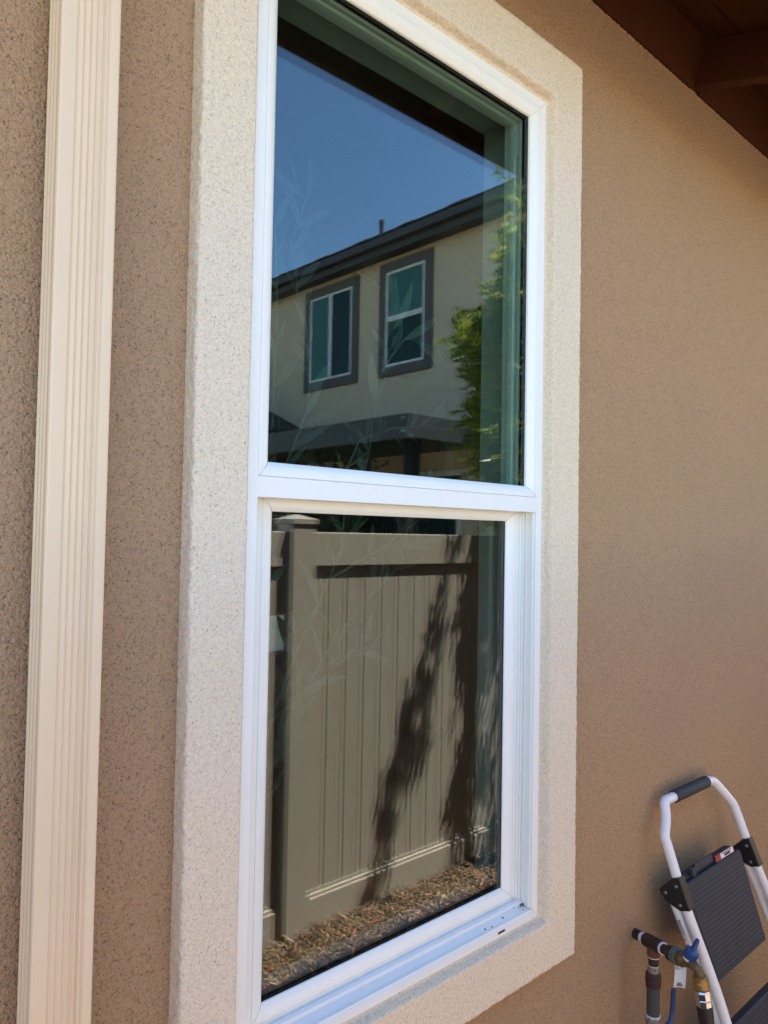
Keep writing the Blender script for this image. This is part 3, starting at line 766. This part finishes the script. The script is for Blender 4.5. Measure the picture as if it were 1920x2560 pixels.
W0 = Vector((1.844, 0.012, -1.013)); W1 = Vector((1.7665, -0.165, -0.984)); dv = (W1-W0).normalized()
def along(t): return W0+dv*t
g = MB(); g.rod(W0, W1, [(0, 0.0130), (0.036, 0.0130), (0.036, 0.0118), (0.048, 0.0118)], 18); g.build('nipple', M_iron, pl)
g = MB(); g.rod(W0, W1, [(0.0355, 0.0135), (0.0385, 0.0139), (0.044, 0.0135), (0.0465, 0.013)], 18); g.build('thread_tape', M_tape, pl)
g = MB(); g.rod(W0, W1, [(0.048, 0.0135), (0.050, 0.0160), (0.056, 0.0165), (0.108, 0.0165), (0.112, 0.0155)], 20); tee = g.build('tee', M_iron, pl)
g = MB(); g.rod(W0, W1, [(0.1125, 0.0148), (0.1165, 0.0150), (0.1165, 0.0120)], 20); g.build('thread_tape', M_tape, pl)
g = MB(); g.rod(W0, W1, [(0.112, 0.0118), (0.140, 0.0118)], 18); g.build('nipple', M_iron, pl)
g = MB(); g.rod(W0, W1, [(0.134, 0.013), (0.138, 0.0185), (0.156, 0.0195), (0.159, 0.0185)], 6, False); g.build('union_nut', M_iron, pl, 0.0015)
g = MB(); g.rod(W0, W1, [(0.157, 0.0190), (0.160, 0.0200), (0.1665, 0.0200), (0.167, 0.0180), (0.1695, 0.0180), (0.170, 0.0200), (0.174, 0.0195)], 20); g.build('coupling', M_teal, pl)
g = MB(); g.rod(W0, W1, [(0.172, 0.0165), (0.176, 0.0175), (0.188, 0.0165), (0.196, 0.0125), (0.206, 0.0115)], 18); g.build('valve_body', M_brass_old, pl)
E0 = along(0.204); E1 = Vector((1.756, -0.199, -0.983)); E2 = Vector((1.770, -0.204, -1.004)); E3 = Vector((1.7665, -0.211, -1.024)); E4 = Vector((1.766, -0.221, -1.058))
A_ = along(0.188)
g = MB(); g.tube([A_, along(0.208), along(0.222)+Vector((0.001, 0, -0.001)), along(0.232)+Vector((0.004, 0.001, -0.006)), along(0.235)+Vector((0.006, 0, -0.015)), along(0.235)+Vector((0.007, -0.001, -0.026))], [0.0115, 0.0110, 0.0112, 0.0118, 0.0115, 0.0112], 16)
g.build('elbow', M_brass_old, pl)
N0 = along(0.235)+Vector((0.0065, -0.001, -0.020)); N1 = N0+Vector((0.002, -0.012, -0.08)); dn = (N1-N0).normalized()
g = MB(); g.rod(N0, N1, [(0, 0.013), (0.002, 0.0165), (0.006, 0.0165), (0.006, 0.0175), (0.012, 0.0175), (0.014, 0.0180), (0.026, 0.0180), (0.029, 0.0150)], 18); g.build('hose_nut', M_brass, pl)
# valve wheel
H0 = along(0.199)+Vector((-0.001, -0.004, 0.010)); hd = Vector((0.10, -0.35, 0.93)).normalized()
g = MB(); g.rod(H0, H0+hd, [(-0.004, 0.0125), (0, 0.0135), (0.002, 0.0135)], 18); g.build('handle_collar', M_tape, pl)
g = MB(); g.rod(H0, H0+hd, [(0.002, 0.0145), (0.004, 0.0168), (0.019, 0.0168), (0.023, 0.0138), (0.024, 0.007)], 16)
lv = Vector((0.62, -0.1, 0.55)).normalized()
g.tube([H0+hd*0.014+lv*0.008, H0+hd*0.018+lv*0.017, H0+hd*0.024+lv*0.023, H0+hd*0.027+lv*0.025], [0.0078, 0.0082, 0.0072, 0.0045], 12, squash=0.7)
g.build('valve_handle', M_blue, pl)
# branch going down
V0 = along(0.082); bxx = Vector((V0.x, V0.y, 0))
def col(z0, z1, st, name, mat, n=18, smooth=True, bev=0):
    g = MB(); g.rod((V0.x, V0.y+0.002, z0), (V0.x, V0.y+0.002, z1), st, n, smooth); return g.build(name, mat, pl, bev)
zb = V0.z
col(zb, zb-1, [(0.006, 0.0150), (0.026, 0.0155), (0.030, 0.0150)], 'tee_outlet', M_rust)
col(zb, zb-1, [(0.0300, 0.0140), (0.0325, 0.0142)], 'thread_tape', M_tape)
col(zb, zb-1, [(0.032, 0.0125), (0.052, 0.0125)], 'nipple', M_iron)
col(zb, zb-1, [(0.0515, 0.0134), (0.053, 0.0134)], 'thread_tape', M_tape)
col(zb, zb-1, [(0.0530, 0.0130), (0.071, 0.0140)], 'reducer', M_galv)
col(zb, zb-1, [(0.068, 0.0150), (0.074, 0.0190), (0.092, 0.0195), (0.095, 0.0185), (0.103, 0.0185), (0.104, 0.016)], 'bell_coupling', M_iron)
col(zb, zb-1, [(0.100, 0.0160), (0.172, 0.0160)], 'plastic_pipe', M_pvc)
col(zb, zb-1, [(0.1715, 0.0178), (0.1765, 0.0180)], 'thread_tape', M_tape)
col(zb, zb-1, [(0.174, 0.0190), (0.190, 0.0195), (0.191, 0.0178), (0.215, 0.0178), (0.216, 0.021), (0.26, 0.021), (0.261, 0.0165), (0.80, 0.0165)], 'valve', M_galv, 8, False, 0.001)
L0 = Vector((V0.x+0.018, V0.y-0.004, zb-0.208))
g = MB(); g.tube([L0, L0+Vector((0.030, -0.006, -0.004))], 0.0035, 8); g.build('valve_stem', M_galv, pl)
g = MB()
a = L0+Vector((0.026, -0.006, -0.004)); g.tube([a, a+Vector((0.017, -0.002, 0.001)), a+Vector((0.026, -0.002, 0.012)), a+Vector((0.030, -0.002, 0.028)), a+Vector((0.034, -0.002, 0.077))], [0.0052, 0.0058, 0.0062, 0.0063, 0.0060], 10, squash=0.45)
lever = g.build('valve_lever', M_bluedk, pl)

hs = thing('garden_hose', 'black garden hose with a shiny metal connector hanging from the brass bib', 'hose', N1)
g = MB(); g.rod(N0, N1, [(0.030, 0.0165), (0.034, 0.0185), (0.048, 0.0180), (0.050, 0.0190), (0.052, 0.0180), (0.068, 0.0178)], 8, False); g.build('connector', M_chrome, hs, 0.001)
c0 = N0+dn*0.068
g = MB(); g.tube([N0+dn*0.064, N0+dn*0.09, N0+dn*0.115, c0+Vector((0.02, -0.02, -0.12)), c0+Vector((0.05, -0.03, -0.35)), c0+Vector((0.10, -0.05, -0.60)), Vector((2.1, -0.30, GZ+0.02)), Vector((2.6, -0.42, GZ+0.014))], [0.0180, 0.0175, 0.0150, 0.0125, 0.0125, 0.0125, 0.0125, 0.0125], 14); g.build('hose', M_rubber, hs)
# paper tag behind the bib
tg0 = along(0.200)+Vector((0.012, 0.022, -0.014))
tgt = thing('paper_tag', 'small white paper tag with a barcode hanging behind the brass bib', 'tag', tg0)
g = MB(); M_paper = plain('white_paper', (0.78, 0.76, 0.76), 0.7)
e = Vector((0.6, -0.8, 0)); tn = Vector((-0.8, -0.6, 0))
vs_ = []; 
for i in range(7):
    t = i/6
    for j in range(5):
        u = j/4-0.5; vs_.append(tg0+e*(u*0.026-0.004*t)+Vector((0, 0, -0.058*t))+tn*(0.004*math.sin(t*2.6)+0.003*u*u*4*t))
fs = [(i*5+j, i*5+j+1, i*5+j+6, i*5+j+5) for i in range(6) for j in range(4)]
g.add(vs_+[v-tn*0.0004 for v in vs_], fs+[tuple(35+q for q in reversed(f)) for f in fs], True); g.build('paper', M_paper, tgt)
M_ink = plain('black_ink', (0.02, 0.02, 0.022), 0.6)
g = MB(); xs = -0.009; kr = random.Random(2)
while xs < 0.009:
    wv = kr.choice((0.0005, 0.0009, 0.0014)); t = 0.80
    pnt = tg0+e*(xs-0.003)+Vector((0, 0, -0.050))+tn*0.0036
    g.obox(pnt, e, tn, Vector((0, 0, 1)), wv/2, 0.0002, 0.0045); xs += wv+kr.choice((0.0006, 0.001))
for q, u0, u1 in ((0.012, -0.010, -0.004), (0.015, -0.010, 0.001), (0.012, 0.002, 0.007), (0.018, -0.010, -0.006)):
    g.obox(tg0+e*((u0+u1)/2-0.003)+Vector((0, 0, -q))+tn*0.0030, e, tn, Vector((0, 0, 1)), (u1-u0)/2, 0.0002, 0.0006)
g.build('print', M_ink, tgt)

# ================================================================== step ladder leaning on the wall
ms = 0.27
lad = thing('step_ladder', 'folded white step ladder with black grip and black steps leaning on the wall', 'ladder', (2.12, -0.30, GZ))
ld = Vector((0, -ms, -1)).normalized()       # down along the ladder
ln_ = Vector((0, -1, ms)).normalized()       # out of the ladder, towards the viewer side
lx = Vector((1, 0, 0))
top = Vector((0, -0.0255, -0.6865))
def LP(x, s, o=0.0): return Vector((x, 0, 0))+top+ld*s+ln_*o
M_lw = plain('white_enamel', (0.80, 0.80, 0.80), 0.30, 0, 0.01, 20, 0, 0.5, (0.16, 0.16, 0.17), 80, 0.73)
M_lb = plain('black_plastic', (0.030, 0.035, 0.048), 0.6, 0, 0.10, 30, 0.0, 0.3, (0.05, 0.056, 0.07), 60, 0.66)
M_lbr = plain('bracket_plastic', (0.016, 0.016, 0.018), 0.42, 0, 0.05, 100, 0.0002)
M_rivet = plain('rivet_steel', (0.30, 0.30, 0.31), 0.4, 0.8, 0.1, 100)
def zs(z): return (top.z-z)/(-ld.z)
def smooth_path(P, it=3):
    P = [Vector(p) for p in P]
    for _ in range(it):
        Q = [P[0]]
        for a, b in zip(P, P[1:]): Q += [a.lerp(b, 0.25), a.lerp(b, 0.75)]
        Q.append(P[-1]); P = Q
    return P
rad = 0.0125
pathL = [(1.990, 0), (1.962, 0), (1.929, -0.001), (1.926, 0.034), (1.899, 0.070), (1.893, 0.082), (1.897, 0.097), (1.908, 0.190), (1.917, 0.26), (1.962, 0.430), (1.985, 0.545), (2.00, 0.80), (2.015, 1.10)]
pathR = [(2.165, 0), (2.195, 0), (2.222, 0.006), (2.240, 0.020), (2.292, 0.070), (2.307, 0.086), (2.316, 0.105), (2.337, 0.200), (2.357, 0.268), (2.385, 0.350), (2.425, 0.50), (2.47, 0.80), (2.50, 1.10)]
for P_ in (pathL, pathR):
    g = MB(); g.tube(smooth_path([LP(x, s) for x, s in P_]), rad, 16); g.build('front_rail', M_lw, lad)
g = MB(); g.rod(LP(1.983, 0), LP(2.180, 0), [(0, 0.0150), (0.003, 0.0165), (0.194, 0.0165), (0.197, 0.0150)], 20); g.build('grip', M_lb, lad)
rear = []
for P_, dx in ((pathL, 0.004), (pathR, 0.002)):
    pts = [(x+dx, s) for x, s in P_ if s > 0.21]
    pts = [(pts[0][0]-0.004, 0.232)]+[q for q in pts if q[1] > 0.235]
    g = MB(); g.tube([LP(x, s, -0.030+ (s-0.19)*0.012) for x, s in pts], 0.0118, 16); rear.append(g.build('rear_leg', M_lw, lad))
# hinge brackets
for side, (xa, xb, s0, s1) in (('L', (1.905, 1.920, 0.186, 0.262)), ('R', (2.336, 2.357, 0.196, 0.272))):
    g = MB()
    sk = (xb-xa)/(s1-s0)
    outl = [(s0-0.006, -0.004), (s0-0.008, 0.0155), (s1, 0.0155), (s1+0.002, -0.012), (s1-0.018, -0.040), (s0+0.036, -0.052), (s0+0.022, -0.050)]
    th = 0.0145
    A = [LP(xa+sk*(s-s0)-th, s, o) for s, o in outl]; B = [LP(xa+sk*(s-s0)+th, s, o) for s, o in outl]
    n = len(outl)
    g.add(A+B, [tuple(range(n-1, -1, -1)), tuple(range(n, 2*n))]+[(k, (k+1) % n, n+(k+1) % n, n+k) for k in range(n)])
    br = g.build('hinge_bracket', M_lbr, lad, 0.003, 3)
    for s, o in ((s0+0.014, 0.000), (s0+0.032, -0.036), (s1-0.014, -0.006)):
        c = LP(xa+sk*(s-s0)-th, s, o); g = MB(); g.rod(c+Vector((0.001, 0, 0)), c-Vector((1, 0, 0)), [(0, 0.0048), (0.002, 0.0046), (0.0035, 0.0028)], 12); g.build('rivet', M_rivet, br)
# top platform, ribbed
PS0, PS1 = 0.2035, 0.450
def plat(s0, s1, xl0, xr0, xl1, xr1, o0, th, name, ribs, parent=lad):
    g = MB()
    def row(s):
        t = (s-s0)/(s1-s0); return xl0+(xl1-xl0)*t, xr0+(xr1-xr0)*t
    S = []
    s = s0
    S.append((s0, -0.004)); S.append((s0+0.004, 0)); S.append((s0+0.014, 0))
    if ribs:
        s = s0+0.016
        while s < s1-0.020:
            S += [(s, 0), (s+0.0014, -0.0005), (s+0.0040, -0.0005), (s+0.0054, 0), (s+0.0105, 0)]; s += 0.0115
    S += [(s1-0.014, 0), (s1-0.004, 0), (s1, -0.004)]
    V = []
    for s, d in S:
        a, b = row(s); rim = 0.010
        for x_, dd in ((a, -th), (a, -0.004), (a+0.004, 0), (a+rim, 0), (a+rim+0.002, d), (b-rim-0.002, d), (b-rim, 0), (b-0.004, 0), (b, -0.004), (b, -th)):
            V.append(LP(x_, s, o0+min(dd, d if (s == s0 or s == s1) else dd)))
    m_ = 10; fs = []
    for i in range(len(S)-1):
        for k in range(m_-1): fs.append((i*m_+k, (i+1)*m_+k, (i+1)*m_+k+1, i*m_+k+1))
    g.add(V, fs)
    for i in (0, len(S)-1):
        a, b = row(S[i][0]); s = S[i][0]
        q = [V[i*m_+1], V[i*m_+8], LP(b, s, o0-th), LP(a, s, o0-th)]
        g.add(q, [(0, 1, 2, 3)])
    a, b = row(s0); c, d = row(s1)
    g.add([LP(a, s0, o0-th), LP(b, s0, o0-th), LP(d, s1, o0-th), LP(c, s1, o0-th)], [(0, 1, 2, 3)])
    return g.build(name, M_lb, parent)
step = plat(PS0, PS1, 1.9225, 2.264, 1.977, 2.286, 0.010, 0.026, 'top_step', True)
plat(0.560, 0.83, 1.998, 2.39, 2.02, 2.44, 0.010, 0.026, 'lower_step', True)
# spine behind the platform, catch and lip
g = MB(); 
A = [LP(1.955, 0.188, -0.004), LP(2.24, 0.188, -0.004), LP(2.255, 0.204, -0.004), LP(1.935, 0.204, -0.004)]
B = [p-ln_*0.022 for p in A]; g.add(A+B, [(0, 1, 2, 3), (7, 6, 5, 4), (0, 4, 5, 1), (1, 5, 6, 2), (2, 6, 7, 3), (3, 7, 4, 0)]); g.build('cross_brace', M_lb, lad, 0.002)
g = MB(); g.obox(LP(2.050, 0.184, 0.003), lx, ld, ln_, 0.052, 0.010, 0.0035); g.build('release_lip', M_lb, lad, 0.003)
g = MB(); g.obox(LP(1.980, 0.188, 0.006), lx, ld, ln_, 0.010, 0.010, 0.006); g.build('latch', M_lb, lad, 0.002)
# sticker on the top edge of the step
M_red = plain('red_print', (0.24, 0.015, 0.02), 0.5)
g = MB(); g.obox(LP(2.172, 0.1925, 0.0065), lx, ld, ln_, 0.058, 0.0085, 0.0005); st_ = g.build('sticker', M_red, lad)
g = MB(); g.obox(LP(2.186, 0.1920, 0.0072), lx, ld, ln_, 0.040, 0.0068, 0.0004); g.build('label_paper', M_paper, st_)
g = MB()
for k in range(16): g.obox(LP(2.168+0.0024*k, 0.1942, 0.0078), lx, ld, ln_, 0.0005+0.0003*(k % 3), 0.0030, 0.0002)
for k in range(3): g.obox(LP(2.186, 0.1872+k*0.0013, 0.0078), lx, ld, ln_, 0.033-0.004*k, 0.0003, 0.0002)
g.build('print', M_ink, st_)
# feet
for (x, o) in ((2.015, 0), (2.50, 0), (2.019, -0.02), (2.502, -0.02)):
    c = LP(x, 1.10, o); g = MB(); g.tube([c-ld*0.02, c+ld*0.025], 0.0155, 14); g.build('rubber_foot', M_lb, lad)

# lettering along the left rear leg, reading upwards
def text_mesh(body, size):
    cu = bpy.data.curves.new('lettering', 'FONT'); cu.body = body; cu.size = size; cu.space_character = 1.12; cu.offset = 0.00035
    ob = bpy.data.objects.new('lettering', cu); COL.objects.link(ob)
    dg = bpy.context.evaluated_depsgraph_get(); me = bpy.data.meshes.new_from_object(ob.evaluated_get(dg))
    v = [p.co.copy() for p in me.vertices]; f = [tuple(p.vertices) for p in me.polygons]
    bpy.data.objects.remove(ob); bpy.data.curves.remove(cu); bpy.data.meshes.remove(me)
    return v, f
def leg_centre(s):
    x0, s0, x1, s1 = 1.9210, 0.26, 1.9660, 0.43
    return LP(x0+(x1-x0)*(s-s0)/(s1-s0), s, -0.030+(s-0.19)*0.012)
def put_text(g, v, f, s_start):
    out = []
    for p in v:
        s = s_start-p.x; c = leg_centre(s); ang = (p.y-0.0035)/0.0122
        # outward direction on the tube: faces -x, turning toward the wall for the letter tops
        d = (-lx*math.cos(ang)-ln_*math.sin(ang)*1.0)
        out.append(c+d*0.0124)
    g.add(out, f)
g = MB()
v, f = text_mesh('GORILLA', 0.0098); put_text(g, v, f, 0.394)
ext = max(p.x for p in v)
v, f = text_mesh('LADDERS', 0.0098); put_text(g, v, f, 0.394-ext-0.0165)
s_e = 0.394-ext-0.0015
def poly(pts):
    put_text(g, [Vector((a, b, 0)) for a, b in pts], [tuple(range(len(pts)))], s_e)
poly([(0.001, -0.001), (0.0045, -0.001), (0.0055, 0.006), (0.0035, 0.0105), (0.0015, 0.007)])
poly([(0.006, 0.0045), (0.0095, 0.0045), (0.0085, 0.0105), (0.0065, 0.0105)])
poly([(0.010, -0.001), (0.0135, -0.001), (0.0130, 0.007), (0.0105, 0.0105), (0.0092, 0.006)])
g.build('lettering', M_ink, rear[0])
